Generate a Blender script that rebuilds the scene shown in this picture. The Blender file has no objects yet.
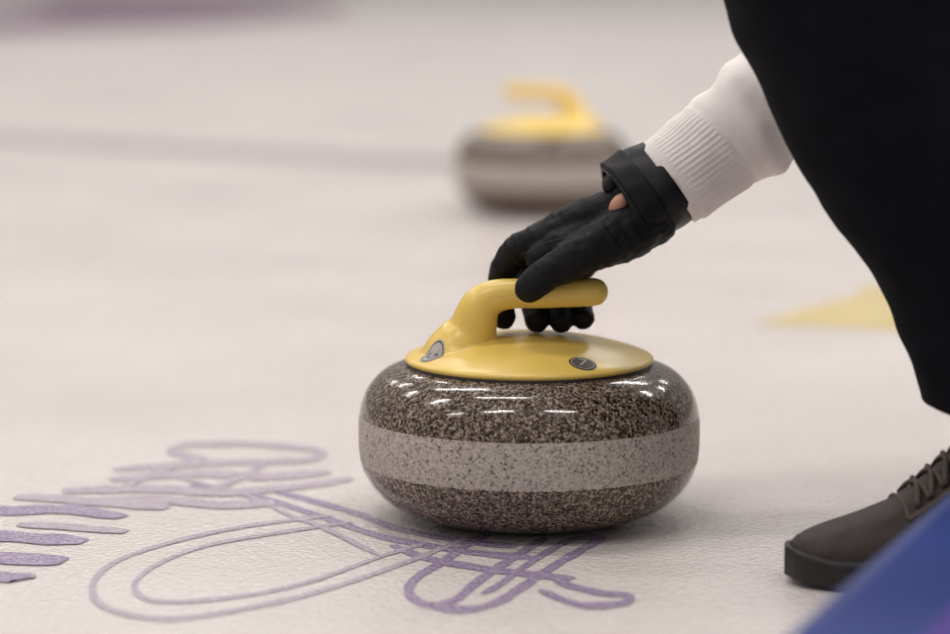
import bpy, bmesh, math, random
from mathutils import Vector, Matrix, noise
from mathutils.bvhtree import BVHTree
random.seed(4)
S = bpy.context.scene
COL = S.collection
S.view_settings.view_transform = 'Standard'
S.view_settings.look = 'None'

# ------------------------------------------------------------ helpers
def link(o, parent=None):
    COL.objects.link(o)
    if parent: o.parent = parent
    return o
def empty(name, loc=(0,0,0)):
    e = bpy.data.objects.new(name, None); e.empty_display_size = .05; e.location = loc
    return link(e)
def obj_from_bm(name, bm, mat=None, parent=None, smooth=True):
    me = bpy.data.meshes.new(name)
    bmesh.ops.recalc_face_normals(bm, faces=bm.faces)
    bm.to_mesh(me); bm.free()
    if smooth:
        for p in me.polygons: p.use_smooth = True
    o = bpy.data.objects.new(name, me)
    if mat: me.materials.append(mat)
    return link(o, parent)
def bake(o):
    dg = bpy.context.evaluated_depsgraph_get(); dg.update()
    me = bpy.data.meshes.new_from_object(o.evaluated_get(dg))
    mats = list(o.data.materials)
    o.modifiers.clear(); o.data = me
    if not me.materials:
        for m in mats: me.materials.append(m)
    for p in me.polygons: p.use_smooth = True
def remesh(o, voxel, smooth_it=6, fac=.5):
    m = o.modifiers.new('r', 'REMESH'); m.mode = 'VOXEL'; m.voxel_size = voxel
    s = o.modifiers.new('s', 'SMOOTH'); s.factor = fac; s.iterations = smooth_it
    bake(o)
def catmull(rows, n):
    out = []
    N = len(rows)
    for i in range(N-1):
        p0 = rows[max(i-1,0)]; p1 = rows[i]; p2 = rows[i+1]; p3 = rows[min(i+2,N-1)]
        for j in range(n):
            t = j/n
            out.append([.5*((2*b)+(-a+c)*t+(2*a-5*b+4*c-d)*t*t+(-a+3*b-3*c+d)*t**3) for a,b,c,d in zip(p0,p1,p2,p3)])
    out.append(list(rows[-1]))
    return out
def tube(bm, rows, seg=24, cap=True, radfn=None):
    pts = [Vector(r[:3]) for r in rows]; rad = [r[3] for r in rows]
    n = len(pts); rings = []; ref = None; dist = 0
    for i in range(n):
        t = (pts[min(i+1,n-1)]-pts[max(i-1,0)]).normalized()
        if ref is None:
            ref = t.orthogonal().normalized()
        ref = (ref - t*ref.dot(t)).normalized()
        b = t.cross(ref)
        if i: dist += (pts[i]-pts[i-1]).length
        ring = []
        for k in range(seg):
            a = 2*math.pi*k/seg
            d = ref*math.cos(a)+b*math.sin(a)
            r = rad[i]
            if radfn: r += radfn(dist, a, pts[i]+d*r)
            ring.append(bm.verts.new(pts[i]+d*r))
        rings.append(ring)
    for i in range(n-1):
        for k in range(seg):
            bm.faces.new((rings[i][k], rings[i][(k+1)%seg], rings[i+1][(k+1)%seg], rings[i+1][k]))
    if cap:
        bm.faces.new(rings[0][::-1]); bm.faces.new(rings[-1])
    return rings
_ico = {}
def ico(sub):
    if sub not in _ico:
        b = bmesh.new(); bmesh.ops.create_icosphere(b, subdivisions=sub, radius=1)
        b.verts.index_update()
        _ico[sub] = ([v.co.copy() for v in b.verts], [[v.index for v in f.verts] for f in b.faces]); b.free()
    return _ico[sub]
def ball(bm, c, r, rot=None, sub=3):
    if not hasattr(r, '__len__'): r = (r, r, r)
    M = Matrix.Translation(c)
    if rot is not None: M = M @ rot
    M = M @ Matrix.Diagonal((r[0], r[1], r[2], 1))
    V, F = ico(sub)
    vs = [bm.verts.new(M @ v) for v in V]
    for f in F: bm.faces.new([vs[i] for i in f])
def chain(bm, rows, seg=20, n=5):
    rr = catmull(rows, n)
    tube(bm, rr, seg)
    for r in (rr[0], rr[-1]): ball(bm, r[:3], r[3]*.995)
    for r in rr[n::n]: ball(bm, r[:3], r[3]*.995, sub=2)
def lathe(bm, prof, seg=128):
    rings = []
    for r, z in prof:
        if r < 1e-5: rings.append([bm.verts.new((0,0,z))])
        else: rings.append([bm.verts.new((r*math.cos(2*math.pi*k/seg), r*math.sin(2*math.pi*k/seg), z)) for k in range(seg)])
    for a, b in zip(rings, rings[1:]):
        for k in range(seg):
            k2 = (k+1) % seg
            if len(a) == 1: bm.faces.new((a[0], b[k], b[k2]))
            elif len(b) == 1: bm.faces.new((a[k], a[k2], b[0]))
            else: bm.faces.new((a[k], a[k2], b[k2], b[k]))
def box(bm, lo, hi):
    c = [(a+b)/2 for a, b in zip(lo, hi)]; s = [b-a for a, b in zip(lo, hi)]
    bmesh.ops.create_cube(bm, size=1, matrix=Matrix.Translation(c) @ Matrix.Diagonal((*s, 1)))

# ------------------------------------------------------------ materials
def newmat(name):
    m = bpy.data.materials.new(name); m.use_nodes = True
    nt = m.node_tree; b = nt.nodes['Principled BSDF']
    return m, nt, b
def N(nt, t, **kw):
    n = nt.nodes.new(t)
    for k, v in kw.items():
        if k in n.inputs: n.inputs[k].default_value = v
        else: setattr(n, k, v)
    return n
def ramp(nt, fac, stops):
    r = nt.nodes.new('ShaderNodeValToRGB')
    el = r.color_ramp.elements
    while len(el) < len(stops): el.new(.5)
    for e, (p, c) in zip(el, stops):
        e.position = p; e.color = (*c, 1) if len(c) == 3 else c
    nt.links.new(fac, r.inputs[0]); return r.outputs[0]
def mix(nt, f, a, b):
    m = nt.nodes.new('ShaderNodeMix'); m.data_type = 'RGBA'
    for s, v in ((0, f), (6, a), (7, b)):
        if hasattr(v, 'is_linked'): nt.links.new(v, m.inputs[s])
        else: m.inputs[s].default_value = v if s == 0 else (*v, 1)
    return m.outputs[2]
def simple(name, col, rough=.5, var=.15, scale=60, bump=0, bscale=300, spec=.5, sheen=0):
    m, nt, b = newmat(name)
    tc = N(nt, 'ShaderNodeTexCoord')
    n = N(nt, 'ShaderNodeTexNoise', Scale=scale, Detail=4.0)
    nt.links.new(tc.outputs['Object'], n.inputs['Vector'])
    c = ramp(nt, n.outputs['Fac'], [(.3, tuple(x*(1-var) for x in col)), (.7, tuple(min(1, x*(1+var)) for x in col))])
    nt.links.new(c, b.inputs['Base Color'])
    b.inputs['Roughness'].default_value = rough
    b.inputs['Specular IOR Level'].default_value = spec
    if sheen: b.inputs['Sheen Weight'].default_value = sheen
    if bump:
        n2 = N(nt, 'ShaderNodeTexNoise', Scale=bscale, Detail=3.0)
        nt.links.new(tc.outputs['Object'], n2.inputs['Vector'])
        bp = N(nt, 'ShaderNodeBump', Strength=bump, Distance=.001)
        nt.links.new(n2.outputs['Fac'], bp.inputs['Height']); nt.links.new(bp.outputs[0], b.inputs['Normal'])
    return m

ICE = (.790, .722, .692)
def ice_mat(name, paint=None, amount=.8, scale=170, lo=.38, hi=.68, low=.35):
    m, nt, b = newmat(name)
    geo = N(nt, 'ShaderNodeNewGeometry')
    P = geo.outputs['Position']
    big = N(nt, 'ShaderNodeTexNoise', Scale=2.6, Detail=5.0, Roughness=.6); nt.links.new(P, big.inputs['Vector'])
    c = ramp(nt, big.outputs['Fac'], [(.3, tuple(x*.95 for x in ICE)), (.7, tuple(min(1, x*1.03) for x in ICE))])
    fine = N(nt, 'ShaderNodeTexNoise', Scale=scale, Detail=5.0, Roughness=.65); nt.links.new(P, fine.inputs['Vector'])
    speck = ramp(nt, fine.outputs['Fac'], [(.35, (.88,)*3), (.66, (1.0,)*3)])
    mu = nt.nodes.new('ShaderNodeMix'); mu.data_type = 'RGBA'; mu.blend_type = 'MULTIPLY'; mu.inputs[0].default_value = 1
    nt.links.new(c, mu.inputs[6]); nt.links.new(speck, mu.inputs[7]); c = mu.outputs[2]
    if paint:
        pf = N(nt, 'ShaderNodeTexNoise', Scale=380.0, Detail=4.0, Roughness=.7); nt.links.new(P, pf.inputs['Vector'])
        f = ramp(nt, pf.outputs['Fac'], [(lo, (amount,)*3), (hi, (low,)*3)])
        sep = nt.nodes.new('ShaderNodeSeparateColor'); nt.links.new(f, sep.inputs[0])
        c = mix(nt, sep.outputs[0], c, paint)
    nt.links.new(c, b.inputs['Base Color'])
    vor = N(nt, 'ShaderNodeTexVoronoi', Scale=260.0, feature='SMOOTH_F1'); nt.links.new(P, vor.inputs['Vector'])
    med = N(nt, 'ShaderNodeTexNoise', Scale=110.0, Detail=5.0, Roughness=.65); nt.links.new(P, med.inputs['Vector'])
    ad = N(nt, 'ShaderNodeMath', operation='ADD'); nt.links.new(vor.outputs[0], ad.inputs[0]); nt.links.new(med.outputs['Fac'], ad.inputs[1])
    bp = N(nt, 'ShaderNodeBump', Strength=.7, Distance=.0019)
    nt.links.new(ad.outputs[0], bp.inputs['Height']); nt.links.new(bp.outputs[0], b.inputs['Normal'])
    rr = N(nt, 'ShaderNodeMapRange'); nt.links.new(big.outputs['Fac'], rr.inputs[0])
    rr.inputs[1].default_value = .3; rr.inputs[2].default_value = .7; rr.inputs[3].default_value = .12; rr.inputs[4].default_value = .18
    nt.links.new(rr.outputs[0], b.inputs['Roughness'])
    b.inputs['IOR'].default_value = 1.45
    return m

def granite_mat():
    m, nt, b = newmat('granite')
    tc = N(nt, 'ShaderNodeTexCoord'); O = tc.outputs['Object']
    n1 = N(nt, 'ShaderNodeTexNoise', Scale=380.0, Detail=2.5, Roughness=.6); nt.links.new(O, n1.inputs['Vector'])
    n2 = N(nt, 'ShaderNodeTexNoise', Scale=180.0, Detail=3.0); nt.links.new(O, n2.inputs['Vector'])
    v = N(nt, 'ShaderNodeTexVoronoi', Scale=450.0); nt.links.new(O, v.inputs['Vector'])
    a = N(nt, 'ShaderNodeMath', operation='MULTIPLY_ADD'); nt.links.new(n2.outputs['Fac'], a.inputs[0]); a.inputs[1].default_value = .28
    nt.links.new(n1.outputs['Fac'], a.inputs[2])
    sc = nt.nodes.new('ShaderNodeSeparateColor'); nt.links.new(v.outputs['Color'], sc.inputs[0])
    a2 = N(nt, 'ShaderNodeMath', operation='MULTIPLY_ADD'); nt.links.new(sc.outputs[0], a2.inputs[0]); a2.inputs[1].default_value = .22
    nt.links.new(a.outputs[0], a2.inputs[2])
    dark = ramp(nt, a2.outputs[0], [(.60, (.016, .011, .008)), (.70, (.080, .056, .041)), (.82, (.185, .138, .103)), (.95, (.38, .31, .245))])
    light = ramp(nt, a2.outputs[0], [(.50, (.085, .066, .054)), (.62, (.315, .27, .238)), (.76, (.43, .38, .345)), (.95, (.53, .475, .435))])
    sx = nt.nodes.new('ShaderNodeSeparateXYZ'); nt.links.new(O, sx.inputs[0])
    w = N(nt, 'ShaderNodeMath', operation='MULTIPLY_ADD'); nt.links.new(n1.outputs['Fac'], w.inputs[0]); w.inputs[1].default_value = .0022
    nt.links.new(sx.outputs['Z'], w.inputs[2])
    d = N(nt, 'ShaderNodeMath', operation='SUBTRACT'); nt.links.new(w.outputs[0], d.inputs[0]); d.inputs[1].default_value = .0705
    ab = N(nt, 'ShaderNodeMath', operation='ABSOLUTE'); nt.links.new(d.outputs[0], ab.inputs[0])
    mr = N(nt, 'ShaderNodeMapRange'); nt.links.new(ab.outputs[0], mr.inputs[0])
    mr.inputs[1].default_value = .0192; mr.inputs[2].default_value = .0202; mr.inputs[3].default_value = 1; mr.inputs[4].default_value = 0
    nt.links.new(mix(nt, mr.outputs[0], dark, light), b.inputs['Base Color'])
    r = N(nt, 'ShaderNodeMapRange'); nt.links.new(mr.outputs[0], r.inputs[0]); r.inputs[3].default_value = .12; r.inputs[4].default_value = .55
    nt.links.new(r.outputs[0], b.inputs['Roughness'])
    bp = N(nt, 'ShaderNodeBump', Distance=.0006); nt.links.new(a2.outputs[0], bp.inputs['Height'])
    st = N(nt, 'ShaderNodeMath', operation='MULTIPLY'); nt.links.new(mr.outputs[0], st.inputs[0]); st.inputs[1].default_value = .5
    nt.links.new(st.outputs[0], bp.inputs['Strength']); nt.links.new(bp.outputs[0], b.inputs['Normal'])
    return m

M_ice = ice_mat('ice')
M_purple = ice_mat('ice_paint_purple', (.150, .065, .29), .84, low=.30)
M_purple2 = ice_mat('ice_paint_purple_faded', (.20, .11, .30), .60, low=.18)
M_grey = ice_mat('ice_paint_grey', (.36, .30, .30), .8, low=.7)
M_mauve = ice_mat('ice_paint_mauve', (.16, .035, .13), .95, low=.9)
M_yellow_ice = ice_mat('ice_paint_yellow', (.72, .55, .16), .85, low=.7)
M_granite = granite_mat()
M_yellow = simple('yellow_plastic', (.80, .56, .13), .27, .04, 20, .06, 60)
M_ring = simple('dark_gasket', (.03, .022, .018), .5)
M_glove = simple('black_glove_fabric', (.0045, .0045, .0055), .55, .3, 200, .7, 900, .2)
M_gloveb = simple('black_glove_strap', (.004, .004, .0052), .5, .3, 200, .3, 1500, .3)
M_stitch = simple('grey_stitching', (.10, .10, .11), .7)
M_skin = simple('skin', (.50, .24, .16), .5, .08, 80)
M_white = simple('white_knit', (.88, .81, .79), .9, .05, 60, .6, 1000, .2)
M_trouser = simple('black_trouser_cloth', (.0032, .0032, .0055), .85, .25, 40, .4, 900, .12)
M_jacket = simple('black_jacket_cloth', (.005, .005, .008), .8, .25, 40, .3, 700, .15)
M_shoe = simple('brown_shoe_leather', (.036, .025, .022), .6, .25, 90, .5, 700, .3)
M_sole = simple('black_rubber_sole', (.008, .006, .006), .55, .2, 80)
M_lace = simple('brown_lace', (.085, .062, .050), .8, .3, 600, .4, 1200)
M_blue = simple('blue_foam_vinyl', (.012, .032, .17), .5, .15, 6)
M_violet = simple('violet_vinyl', (.06, .032, .22), .5, .15, 6)
M_stick = simple('silver_sticker', (.42, .39, .36), .4)
M_stickd = simple('dark_sticker', (.06, .05, .045), .4)
M_hair = simple('brown_hair', (.05, .03, .02), .6, .4, 90, .6, 300)
M_eye = simple('eye_white', (.8, .78, .75), .2)
M_metal = simple('white_metal_housing', (.7, .7, .7), .5)

# ------------------------------------------------------------ ice
bm = bmesh.new()
bmesh.ops.create_grid(bm, x_segments=8, y_segments=8, size=1, matrix=Matrix.Translation((0, 9, 0)) @ Matrix.Diagonal((14, 16, 1, 1)))
obj_from_bm('floor', bm, M_ice)

def ribbon(bm, pts, w, z=.0006, n=8, aniso=0, mi=0):
    rr = catmull([(*p, 0) for p in pts], n)
    pr = None; L = len(rr)
    for i, p in enumerate(rr):
        a = Vector(rr[max(i-1, 0)][:2]); b_ = Vector(rr[min(i+1, len(rr)-1)][:2])
        t = (b_-a)
        if t.length < 1e-6: continue
        t.normalize(); nn = Vector((-t.y, t.x))
        taper = .55+.45*min(1, min(i, L-1-i)/3)
        ww = w*taper*(1+.25*noise.noise(Vector((p[0]*60, p[1]*60, 1))))/2*(1+aniso*abs(nn.y)**2)
        c = Vector(p[:2])
        q = (bm.verts.new((*(c+nn*ww), z)), bm.verts.new((*(c-nn*ww), z)))
        if pr:
            f = bm.faces.new((pr[0], pr[1], q[1], q[0])); f.material_index = mi
        pr = q
bm = bmesh.new()
strokes = [
 ([(-.300,.130),(-.240,.080),(-.175,-.010),(-.130,-.077),(-.085,-.120),(-.040,-.150),(.000,-.165)], .0080, 0),
 ([(-.230,.110),(-.150,.010),(-.110,-.055),(-.060,-.100),(-.012,-.125)], .0080, 0),
 ([(-.035,-.080),(-.050,-.110),(-.072,-.180),(-.0925,-.240),(-.0950,-.292),(-.0790,-.325),(-.0600,-.305),(-.046,-.255),(-.028,-.200),(-.006,-.140),(.012,-.090)], .0085, 0),
 ([(.0600,-.088),(.048,-.118),(.026,-.170),(.006,-.222),(-.012,-.272),(-.033,-.322),(-.058,-.338),(-.080,-.325)], .0085, 0),
 ([(.0600,-.088),(.0340,-.098),(.014,-.140),(-.008,-.200),(-.026,-.255),(-.040,-.290)], .0065, 0),
 ([(-.1130,-.118),(-.0860,-.165),(-.042,-.2020),(.000,-.2250),(.030,-.2400)], .0085, 0),
 ([(.012,-.222),(.0230,-.256),(.0474,-.284),(.0700,-.296),(.0640,-.318),(.0387,-.326),(.0200,-.308),(.0040,-.275)], .0080, 0),
 ([(-.050,-.088),(-.075,-.135),(-.1046,-.189),(-.1623,-.278),(-.218,-.337),(-.273,-.367),(-.321,-.331),(-.339,-.262),(-.332,-.182),(-.293,-.107),(-.233,-.043),(-.168,-.003)], .0058, 1),
 ([(-.085,-.110),(-.121,-.161),(-.179,-.256),(-.235,-.303),(-.286,-.312),(-.307,-.262),(-.299,-.196),(-.267,-.125),(-.206,-.07),(-.150,-.03)], .0050, 1),
 ([(-.345,.200),(-.311,.159),(-.241,.0712),(-.200,-.010),(-.174,-.050),(-.121,-.161)], .0055, 1),
 ([(-.378,.196),(-.299,.229),(-.208,.243),(-.194,.288),(-.251,.323),(-.318,.323),(-.333,.288),(-.300,.250)], .011, 1),
 ([(-.375,.150),(-.300,.180),(-.235,.165),(-.180,.190)], .013, 1),
 ([(-.412,.100),(-.330,.110),(-.270,.093),(-.201,.122),(-.158,.159)], .012, 1),
 ([(-.400,.045),(-.330,.065),(-.270,.040),(-.220,.050)], .012, 1),
 ([(-.360,.120),(-.330,.200),(-.300,.260)], .010, 1),
 ([(-.290,.080),(-.262,.150),(-.240,.230)], .010, 1),
 ([(-.520,.030),(-.449,.015),(-.399,.021),(-.345,-.012)], .014, 0),
 ([(-.450,.075),(-.400,.062),(-.350,.040),(-.310,.030)], .011, 1),
 ([(-.540,-.062),(-.433,-.088),(-.365,-.107)], .015, 0),
 ([(-.430,-.040),(-.390,-.050),(-.335,-.070)], .009, 1),
 ([(-.520,-.145),(-.420,-.168),(-.372,-.180)], .015, 0),
 ([(-.500,-.222),(-.409,-.236),(-.394,-.243)], .014, 0),
]
for i, (p, w, k) in enumerate(strokes): ribbon(bm, p, w, z=.0005+i*.00003, aniso=1.7, mi=k)
o = obj_from_bm('ice_logo_marking', bm, M_purple, smooth=False); o.data.materials.append(M_purple2)
bm = bmesh.new(); ribbon(bm, [(-2.6, 4.77), (-1.06, 3.835), (-.094, 3.25), (.10, 3.13)], .20)
obj_from_bm('ice_line_marking', bm, M_grey, smooth=False)
bm = bmesh.new()
ribbon(bm, [(-2.80+1.55*math.cos(a*math.pi/24), 10.6+2.0*math.sin(a*math.pi/24)) for a in range(49)], 1.3)
obj_from_bm('ice_ring_marking', bm, M_mauve, smooth=False)
bm = bmesh.new()
vs = [bm.verts.new((x, y, .0006)) for x, y in [(.295,1.12),(.37,1.26),(.45,1.38),(.48,1.48),(.60,1.52),(.80,1.5),(.80,1.00),(.50,1.05)]]
bm.faces.new(vs); obj_from_bm('yellow_ice_marking', bm, M_yellow_ice, smooth=False)

# ------------------------------------------------------------ curling stone
prof = [(.0,.004),(.055,.004),(.064,.0003),(.072,.0),(.097,.005),(.119,.0145),(.134,.029),(.1418,.044),(.1444,.058),(.1448,.070),
        (.1445,.084),(.1422,.098),(.1365,.111),(.126,.1225),(.113,.129),(.100,.132)]
prof = [tuple(r) for r in catmull(prof, 6)] + [(.0, .133)]
prof[0] = (0, .004)
bm = bmesh.new(); lathe(bm, prof, 160)
g = obj_from_bm('granite_body', bm, M_granite); ME_granite = g.data; bpy.data.objects.remove(g)

bm = bmesh.new()
lathe(bm, [(0,.128),(.1025,.128),(.1045,.1305),(.1045,.1335),(.100,.136),(0,.137)], 128)
g = obj_from_bm('g', bm, M_ring); ME_ring = g.data; bpy.data.objects.remove(g)

bm = bmesh.new()
cov = catmull([(.1045,.1335),(.1058,.1350),(.1052,.1370),(.100,.1400),(.08,.1465),(.05,.1530),(.025,.1565)], 4)
lathe(bm, [(0,.1325),(.1035,.1325)]+[tuple(r) for r in cov]+[(0,.158)], 128)
tube(bm, catmull([(-.054,-.013,.136,.046),(-.054,-.014,.146,.0345),(-.052,-.015,.154,.0265),(-.048,-.016,.163,.0210),(-.0445,-.018,.175,.0185),
      (-.040,-.019,.184,.0168),(-.031,-.020,.1905,.0145),(-.016,-.021,.1935,.0128),(.01,-.022,.1935,.0120),(.035,-.023,.1945,.0120),(.054,-.024,.1955,.0120)], 5), 40)
ball(bm, (.054,-.024,.1955), .0119)
h = obj_from_bm('h', bm, M_yellow); remesh(h, .0014, 10, .5)
ME_handle = h.data; bpy.data.objects.remove(h)
bmh = bmesh.new(); bmh.from_mesh(ME_handle); bvh = BVHTree.FromBMesh(bmh)

def sticker(bm, x, y, r, mat_i, lift=.0004, ring_r=None):
    seg = 32; vs = []
    for rr in ([0] if ring_r is None else [ring_r]) + [r]:
        row = []
        for k in range(1 if rr == 0 else seg):
            a = 2*math.pi*k/seg
            hit = bvh.ray_cast(Vector((x+rr*math.cos(a), y+rr*math.sin(a), .2)), Vector((0,0,-1)))
            row.append(bm.verts.new(hit[0]+Vector((0,0,lift))))
        vs.append(row)
    a, b = vs
    for k in range(seg):
        k2 = (k+1) % seg
        f = bm.faces.new((a[0], b[k], b[k2]) if len(a) == 1 else (a[k], b[k], b[k2], a[k2]))
        f.material_index = mat_i
def glyph_on(bm, ch, x, y, size, mat_i, rot=0, lift=.0009):
    cu = bpy.data.curves.new('t', 'FONT'); cu.body = ch; cu.size = size; cu.align_x = 'CENTER'; cu.align_y = 'CENTER'
    o = bpy.data.objects.new('t', cu); COL.objects.link(o)
    dg = bpy.context.evaluated_depsgraph_get(); dg.update()
    me = bpy.data.meshes.new_from_object(o.evaluated_get(dg))
    b2 = bmesh.new(); b2.from_mesh(me)
    vm = []
    for v in b2.verts:
        p = Matrix.Rotation(rot, 3, 'Z') @ v.co
        hit = bvh.ray_cast(Vector((x+p.x, y+p.y, .2)), Vector((0,0,-1)))
        vm.append(bm.verts.new(hit[0]+Vector((0,0,lift))))
    b2.verts.index_update()
    for f in b2.faces:
        nf = bm.faces.new([vm[v.index] for v in f.verts]); nf.material_index = mat_i
    b2.free(); bpy.data.objects.remove(o)
bm = bmesh.new()
sticker(bm, .0425, -.079, .0115, 1)
sticker(bm, .0425, -.079, .0097, 0, .0007, .0090)
glyph_on(bm, '7', .0425, -.079, .018, 0)
sticker(bm, -.0815, -.040, .0105, 0)
sticker(bm, -.0815, -.040, .0094, 1, .0007, .0084)
glyph_on(bm, 'G', -.0815, -.040, .015, 1)
me = bpy.data.meshes.new('stickers'); bm.to_mesh(me); bm.free()
me.materials.append(M_stick); me.materials.append(M_stickd); ME_st = me

def stone(loc, rz):
    e = empty('curling_stone', loc); e.rotation_euler = (0, 0, rz)
    for nm, md in (('granite_body', ME_granite), ('gasket', ME_ring), ('handle', ME_handle), ('stickers', ME_st)):
        link(bpy.data.objects.new(nm, md), e)
    return e
stone((0,0,0), 0)
stone((.065, 2.41, 0), math.radians(176))

# ------------------------------------------------------------ player
player = empty('curling_player', (0,0,0))
bm = bmesh.new()
chain(bm, [(.090,-.010,.264,.023),(.050,-.008,.254,.020),(.012,-.006,.238,.0155),(-.016,.004,.2215,.0130),(-.0245,.012,.195,.0108),(-.0215,.002,.1700,.0100)])
chain(bm, [(.095,.000,.264,.023),(.055,.006,.251,.019),(.024,.014,.236,.0150),(.000,.034,.214,.0120),(.002,.027,.187,.0108),(.0065,-.002,.1680,.0104)])
chain(bm, [(.100,.008,.262,.022),(.068,.018,.245,.017),(.042,.028,.229,.0140),(.0225,.044,.209,.0115),(.0235,.034,.185,.0104),(.0270,-.002,.1675,.0102)])
chain(bm, [(.104,.014,.260,.021),(.080,.026,.240,.016),(.060,.036,.222,.0120),(.0445,.046,.203,.0100),(.044,.036,.185,.0095),(.0455,.001,.1690,.0095)])
chain(bm, [(.098,-.018,.256,.025),(.074,-.032,.244,.0230),(.046,-.041,.231,.0185),(.018,-.0455,.2155,.0142),(-.001,-.0450,.2020,.0128)])
R = Matrix.Rotation(math.radians(-24), 4, 'Y')
ball(bm, (.060,.002,.246), (.048,.036,.020), R)
ball(bm, (.036,-.020,.236), (.032,.020,.018), R)
ball(bm, (.012,-.020,.224), (.016,.014,.014))
tube(bm, catmull([(.080,-.004,.257,.031),(.095,-.002,.266,.033),(.112,.0,.279,.032),(.122,.002,.286,.030)], 4), 40)
gl = obj_from_bm('glove', bm, M_glove, player); remesh(gl, .0014, 5, .5)
me = gl.data
for v in me.vertices:
    p = v.co
    a = .0015*noise.noise(p*60)+.0009*noise.noise(p*140)
    a += .0019*max(0, noise.noise(Vector((p.x*170+p.z*120, p.y*20, 3))))
    v.co = p + v.normal*a*(1 if p.z > .2 else .4)
def band(rows, mat, name, th=.0022, seg=72, fn=None):
    b = bmesh.new()
    rr = catmull(rows, 6)
    ro = tube(b, rr, seg, False, fn)
    ri = tube(b, [[*r[:3], r[3]-th] for r in rr], seg, False, fn)
    for k in range(seg):
        k2 = (k+1) % seg
        b.faces.new((ro[0][k], ro[0][k2], ri[0][k2], ri[0][k])); b.faces.new((ro[-1][k], ro[-1][k2], ri[-1][k2], ri[-1][k]))
    return obj_from_bm(name, b, mat, player)
wr = lambda d, a, p: .0022*math.sin(3*a+.5)+.0022*noise.noise(p*60)
band([(.078,-.006,.262,.0380),(.088,-.004,.267,.0395),(.108,0,.280,.0400),(.118,.001,.287,.0385)], M_gloveb, 'glove_strap', .003, fn=wr)
band([(.083,-.005,.2645,.0420),(.100,-.002,.2750,.0425)], M_glove, 'strap_tab', .002, fn=wr)
bm = bmesh.new()
chain(bm, [(.066,-.016,.283,.006),(.074,-.014,.294,.0065),(.086,-.008,.305,.006),(.098,-.002,.313,.005)], 16)
chain(bm, [(.066,-.004,.285,.006),(.078,-.002,.298,.0065),(.090,.002,.309,.006)], 16)
o = obj_from_bm('strap_tab_end', bm, M_gloveb, player); remesh(o, .0016, 4)
bm = bmesh.new()
tube(bm, catmull([(.100,0,.272,.027),(.125,.002,.289,.028),(.16,.01,.312,.030)], 4), 32)
obj_from_bm('wrist_skin', bm, M_skin, player)
bm = bmesh.new(); ball(bm, (.0735,-.0320,.2705), (.0105,.0075,.0065), Matrix.Rotation(math.radians(-50), 4, 'Y'))
obj_from_bm('wrist_skin_opening', bm, M_skin, player)
glb = bmesh.new(); glb.from_mesh(gl.data); gb = BVHTree.FromBMesh(glb)
bm = bmesh.new()
for i in range(24):
    t = i/23
    x = -.006+.036*t; z = .2265+.016*t+.003*math.sin(t*3)
    hit = gb.ray_cast(Vector((x, -.2, z)), Vector((0,1,0)))
    if hit[0]: ball(bm, hit[0], (.0006,.0006,.0004), sub=1)
obj_from_bm('glove_stitching', bm, M_stitch, player)

def sl(d, a, p):
    cuff = max(0, min(1, (.050-d)/.006))
    rib = .00042*math.cos(54*a)*cuff*min(1, d/.004)
    fold = (1-cuff)*(.0060*noise.noise(Vector((d*26, math.cos(a)*1.6, math.sin(a)*1.6)))+.0026*math.sin(d*170+2.5*math.cos(a+.6)))*min(1, (d-.045)/.04 if d > .045 else 0)
    cw = cuff*.0022*noise.noise(Vector((d*40, math.cos(a)*1.3, math.sin(a)*1.3+5)))
    seam = -.0010*math.exp(-((d-.051)/.003)**2)
    return rib+fold+seam+cw
bm = bmesh.new()
rows = catmull([(.1160,.001,.2835,.0395),(.124,.0025,.2895,.0408),(.140,.006,.3005,.0415),(.156,.010,.312,.0430),(.174,.014,.3265,.0460),(.203,.022,.347,.0500),(.25,.035,.377,.054),(.31,.055,.42,.054),(.345,.080,.48,.057),(.38,.12,.58,.062),(.42,.155,.68,.07)], 12)
inner = [[.142,.007,.302,.035],[.125,.003,.290,.0355],[.1150,.001,.2828,.0375]]
tube(bm, inner+rows, 270, True, lambda d, a, p: sl(max(0, d-.041), a, p) if d > .041 else 0)
tube(bm, catmull([(.43,-.13,.73,.07),(.45,-.26,.66,.058),(.44,-.33,.585,.052),(.37,-.30,.615,.046),(.32,-.27,.645,.038)], 8), 48)
obj_from_bm('sleeves', bm, M_white, player)

bm = bmesh.new()
ball(bm, (.285,-.250,.656), (.045,.036,.017))
tube(bm, [(.33,-.272,.648,.028),(.30,-.26,.654,.027)], 20)
for i, (yy, L) in enumerate([(-.285,.066),(-.262,.076),(-.240,.072),(-.220,.058)]):
    chain(bm, [(.275,yy+.002,.656,.011),(.250,yy,.656,.0098),(.250-L*.45,yy,.646,.009),(.250-L*.8,yy+.002,.630,.008)])
chain(bm, [(.300,-.225,.650,.014),(.280,-.200,.640,.0115),(.260,-.188,.628,.010)])
o = obj_from_bm('free_hand_glove', bm, M_glove, player); remesh(o, .0025, 5)

def wrinkle(o, amp, sc):
    for v in o.data.vertices:
        p = v.co
        q = Vector((p.x*sc, p.y*sc*.7, p.z*sc*1.3))
        v.co = p + v.normal*(amp*noise.noise(q)+amp*.45*noise.noise(q*2.3))
bm = bmesh.new()
chain(bm, [(.395,-.215,.02,.080),(.383,-.215,.11,.082),(.375,-.215,.170,.082),(.350,-.215,.250,.085),(.281,-.212,.361,.088),(.230,-.210,.47,.090),(.199,-.205,.555,.084),(.30,-.185,.545,.095),(.43,-.145,.49,.105),(.58,-.09,.43,.12)], 32)
o = obj_from_bm('trouser_leg_front', bm, M_trouser, player); remesh(o, .007, 8); wrinkle(o, .005, 14)
b2 = bmesh.new(); b2.from_mesh(o.data)
r = bmesh.ops.bisect_plane(b2, geom=b2.verts[:]+b2.edges[:]+b2.faces[:], plane_co=(.30,-.2,.137), plane_no=(.24,0,1), clear_inner=True)
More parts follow.
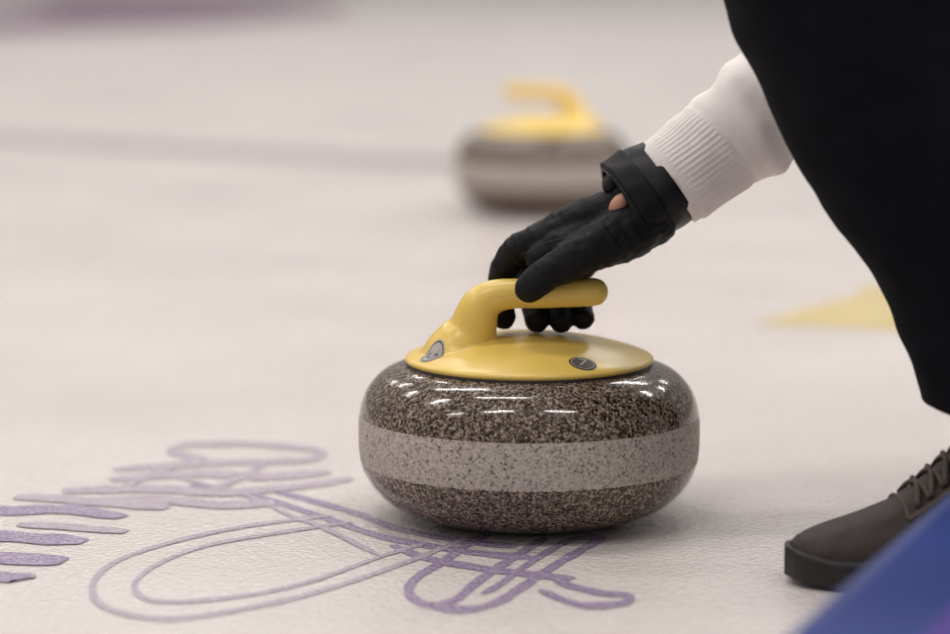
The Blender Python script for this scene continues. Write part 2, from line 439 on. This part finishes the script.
ed = [e for e in r['geom_cut'] if isinstance(e, bmesh.types.BMEdge)]
bmesh.ops.holes_fill(b2, edges=ed)
b2.to_mesh(o.data); b2.free()
bm = bmesh.new()
chain(bm, [(.60,.10,.42,.12),(.66,.15,.28,.100),(.74,.19,.10,.080),(.86,.20,.085,.070),(1.02,.20,.085,.065),(1.12,.20,.085,.060)], 28)
ball(bm, (.63,.01,.43), (.15,.18,.14))
o = obj_from_bm('trouser_leg_rear', bm, M_trouser, player); remesh(o, .010, 6); wrinkle(o, .005, 12)
bm = bmesh.new()
chain(bm, [(.63,.01,.44,.145),(.58,.01,.54,.14),(.52,.01,.64,.145),(.46,.01,.72,.13),(.41,.01,.79,.075),(.37,.01,.84,.058)], 32)
chain(bm, [(.43,.155,.69,.075),(.45,.08,.73,.10),(.45,-.06,.745,.10),(.44,-.13,.735,.075)], 28)
o = obj_from_bm('jacket', bm, M_jacket, player); remesh(o, .010, 6); wrinkle(o, .005, 10)
bm = bmesh.new()
HR = Matrix.Rotation(math.radians(-18), 4, 'Y')
def H(x, y, z): return Vector((.315, .01, .935)) + HR.to_3x3() @ Vector((x, y, z))
ball(bm, H(0,0,.02), (.095,.075,.09), HR); ball(bm, H(-.028,0,-.035), (.060,.055,.07), HR)
ball(bm, H(-.050,0,-.082), (.028,.025,.020), HR)
chain(bm, [(*H(-.092,0,.012), .008),(*H(-.102,0,-.006), .010),(*H(-.106,0,-.020), .013)])
ball(bm, H(-.086,0,-.050), (.010,.024,.006), HR); ball(bm, H(-.084,0,-.060), (.010,.020,.006), HR)
for s in (1, -1):
    ball(bm, H(.01, s*.078, -.01), (.016,.008,.030), HR)
    ball(bm, H(-.080, s*.030, .022), (.012,.020,.006), HR)
chain(bm, [(*H(.015,0,-.04), .055),(.36,.01,.86,.052),(.39,.01,.81,.055)])
o = obj_from_bm('head', bm, M_skin, player); remesh(o, .004, 4)
bm = bmesh.new()
ball(bm, H(.018,0,.038), (.098,.083,.085), HR); ball(bm, H(.055,0,-.01), (.060,.072,.075), HR)
o = obj_from_bm('hair', bm, M_hair, player); remesh(o, .005, 4)
bm = bmesh.new()
for s in (1, -1): ball(bm, H(-.083, s*.030, .008), .011)
obj_from_bm('eyes', bm, M_eye, player)

# shoes
def shoe(ox, oy, rz, oz=0, pitch=0, tag=''):
    W = [(0,.0005),(.004,.016),(.012,.027),(.03,.038),(.06,.0455),(.09,.047),(.13,.043),(.17,.037),(.22,.035),(.26,.033),(.278,.024),(.288,.0005)]
    Hh = [(0,.024),(.004,.032),(.012,.038),(.03,.044),(.06,.052),(.085,.062),(.11,.080),(.13,.099),(.15,.116),(.2,.113),(.26,.105),(.278,.09),(.288,.05)]
    def ip(T, s):
        for (a, u), (b, v) in zip(T, T[1:]):
            if a <= s <= b:
                t = (s-a)/(b-a); return u+(v-u)*t
        return T[-1][1]
    def smp(T, s, e=.010):
        return sum(ip(T, min(.288, max(0, s+e*k/3)))*wk for k, wk in zip(range(-3, 4), (1,2,3,4,3,2,1)))/16 if .012 < s < .275 else ip(T, s)
    M = Matrix.Translation((ox, oy, oz)) @ Matrix.Rotation(rz, 4, 'Z') @ Matrix.Rotation(pitch, 4, 'Y')
    ns = 90; seg = 36
    def cen(s): return .006*math.sin(s/.288*math.pi)
    def surf(s, th):
        w = smp(W, s); h = smp(Hh, s); z0 = .014
        c, n_ = math.cos(th), math.sin(th)
        narrow = 1-.42*max(0, min(1, (s-.07)/.06))*n_**2
        y = cen(s) + w*math.copysign(abs(c)**.75, c)*narrow*.98
        z = z0+(h-z0)*(n_**.8 if n_ > 0 else 0)
        return Vector((s, y, z))
    b = bmesh.new(); rings = []
    for i in range(ns+1):
        s = .288*(.5-.5*math.cos(math.pi*i/ns))
        rings.append([b.verts.new(surf(s, math.pi*k/seg)) for k in range(seg+1)])
    for a, c in zip(rings, rings[1:]):
        for k in range(seg): b.faces.new((a[k], a[k+1], c[k+1], c[k]))
        b.faces.new((a[0], c[0], c[-1], a[-1]))
    o = obj_from_bm('shoe_upper'+tag, b, M_shoe, player); o.data.transform(M)
    b = bmesh.new(); rings = []
    for i in range(ns+1):
        s0 = .5-.5*math.cos(math.pi*i/ns); s = .288*s0
        w = smp(W, s)*1.02+.0008; xx = -.002+.292*s0
        spring = .007*max(0, 1-s/.05)**2
        top = .024+.006*max(0, 1-s/.03)
        ring = []
        for (f, z) in [(-.99,top),(-1.03,top-.004),(-1.04,.010),(-.98,.003+spring),(-.92,spring),(-.5,spring),(0,spring),(.5,spring),(.92,spring),(.98,.003+spring),(1.04,.010),(1.03,top-.004),(.99,top),(0,top)]:
            ring.append(b.verts.new((xx, cen(s)+w*f, max(z, spring))))
        rings.append(ring)
    for a, c in zip(rings, rings[1:]):
        for k in range(14): b.faces.new((a[k], a[(k+1) % 14], c[(k+1) % 14], c[k]))
    o = obj_from_bm('shoe_sole'+tag, b, M_sole, player); o.data.transform(M)
    b = bmesh.new()
    def path(b, pts, r, lift):
        rr = []
        for s, th in pts:
            p = surf(s, th); q = surf(s+.003, th); u = surf(s, th+.02)
            nrm = (q-p).cross(u-p).normalized()
            if nrm.z < 0: nrm = -nrm
            rr.append((*(p+nrm*lift), r))
        tube(b, catmull(rr, 4), 8)
    for i in range(5):
        s = .096+.0115*i
        path(b, [(s, math.pi*.30),(s+.005, math.pi*.42),(s+.008, math.pi*.58),(s+.010, math.pi*.70)], .0021, .0022)
        path(b, [(s+.010, math.pi*.30),(s+.008, math.pi*.42),(s+.005, math.pi*.58),(s, math.pi*.70)], .0021, .0034)
    o = obj_from_bm('laces'+tag, b, M_lace, player); o.data.transform(M)
    b = bmesh.new()
    for th in (.26, .74):
        path(b, [(s, math.pi*th) for s in (.088,.10,.12,.135,.148)], .0022, .0004)
    path(b, [(.088, math.pi*t) for t in (.26,.4,.6,.74)], .0018, .0004)
    path(b, [(.10, math.pi*.26), (.085, math.pi*.16), (.075, math.pi*.08), (.070, math.pi*.02)], .0008, .0001)
    path(b, [(.10, math.pi*.74), (.085, math.pi*.84), (.075, math.pi*.92), (.070, math.pi*.98)], .0008, .0001)
    o = obj_from_bm('shoe_seams'+tag, b, M_lace, player); o.data.transform(M)
shoe(.1945, -.250, math.radians(6))
shoe(1.07, .20, math.radians(0), .235, math.radians(80), '_rear')
bm = bmesh.new(); tube(bm, [(.37,-.232,.09,.036),(.380,-.217,.17,.045)], 24); obj_from_bm('sock', bm, M_trouser, player)

# ------------------------------------------------------------ lane divider
bm = bmesh.new()
d = Vector((.1422, .3716, 0)).normalized(); n = Vector((d.y, -d.x, 0))
p0 = Vector((.1184, -.8715, 0)) - d*1.6; p1 = Vector((.2640, -.4999, 0)) + d*.10
sec = [(0,0,0),(0,.10,0),(.006,.114,0),(.020,.12,0),(.075,.12,1),(.082,.12,0),(.18,.12,0),(.194,.114,0),(.2,.10,0),(.2,0,0)]
rings = [[bm.verts.new(p+n*a+Vector((0,0,z))) for a, z, _ in sec] for p in (p0, p1)]
for k in range(len(sec)):
    f = bm.faces.new((rings[0][k], rings[0][(k+1) % len(sec)], rings[1][(k+1) % len(sec)], rings[1][k]))
    if k in (5,): f.material_index = 1
bm.faces.new(rings[0][::-1]); bm.faces.new(rings[1])
o = obj_from_bm('lane_divider', bm, M_blue, smooth=False); o.data.materials.append(M_violet)

# ------------------------------------------------------------ lights
w = bpy.data.worlds.new('hall'); S.world = w; w.use_nodes = True
nt = w.node_tree; bg = nt.nodes['Background']
tc = nt.nodes.new('ShaderNodeTexCoord'); sx = nt.nodes.new('ShaderNodeSeparateXYZ'); nt.links.new(tc.outputs['Generated'], sx.inputs[0])
c = ramp(nt, sx.outputs['Z'], [(0.0, (.72, .69, .675)), (.25, (.79, .76, .745)), (.8, (1, .97, .95))])
nt.links.new(c, bg.inputs[0]); bg.inputs[1].default_value = .42
for iy in range(5):
    for ix in range(4):
        x = (ix-1.5)*2.9 + (.7 if iy % 2 else 0); y = -2.2+iy*2.8; z = 4.6
        bm = bmesh.new(); box(bm, (-.85,-.13,.01), (.85,.13,.07))
        f = obj_from_bm('ceiling_light', bm, M_metal, smooth=False); f.location = (x, y, z)
        L = bpy.data.lights.new('tube', 'AREA'); L.shape = 'RECTANGLE'; L.size = 1.5; L.size_y = .15
        L.energy = 40; L.color = (1, .96, .93)
        lo = bpy.data.objects.new('tube_light', L); link(lo, f)

# ------------------------------------------------------------ camera
cam = bpy.data.cameras.new('camera'); co = bpy.data.objects.new('camera', cam); link(co)
co.location = (-.0459, -2.51, .533)
co.rotation_euler = (math.radians(90-8.21), 0, 0)
cam.sensor_width = 36; cam.lens = 36*3000/950
cam.dof.use_dof = True; cam.dof.focus_distance = 2.44; cam.dof.aperture_fstop = 2.7
cam.clip_start = .05
S.camera = co
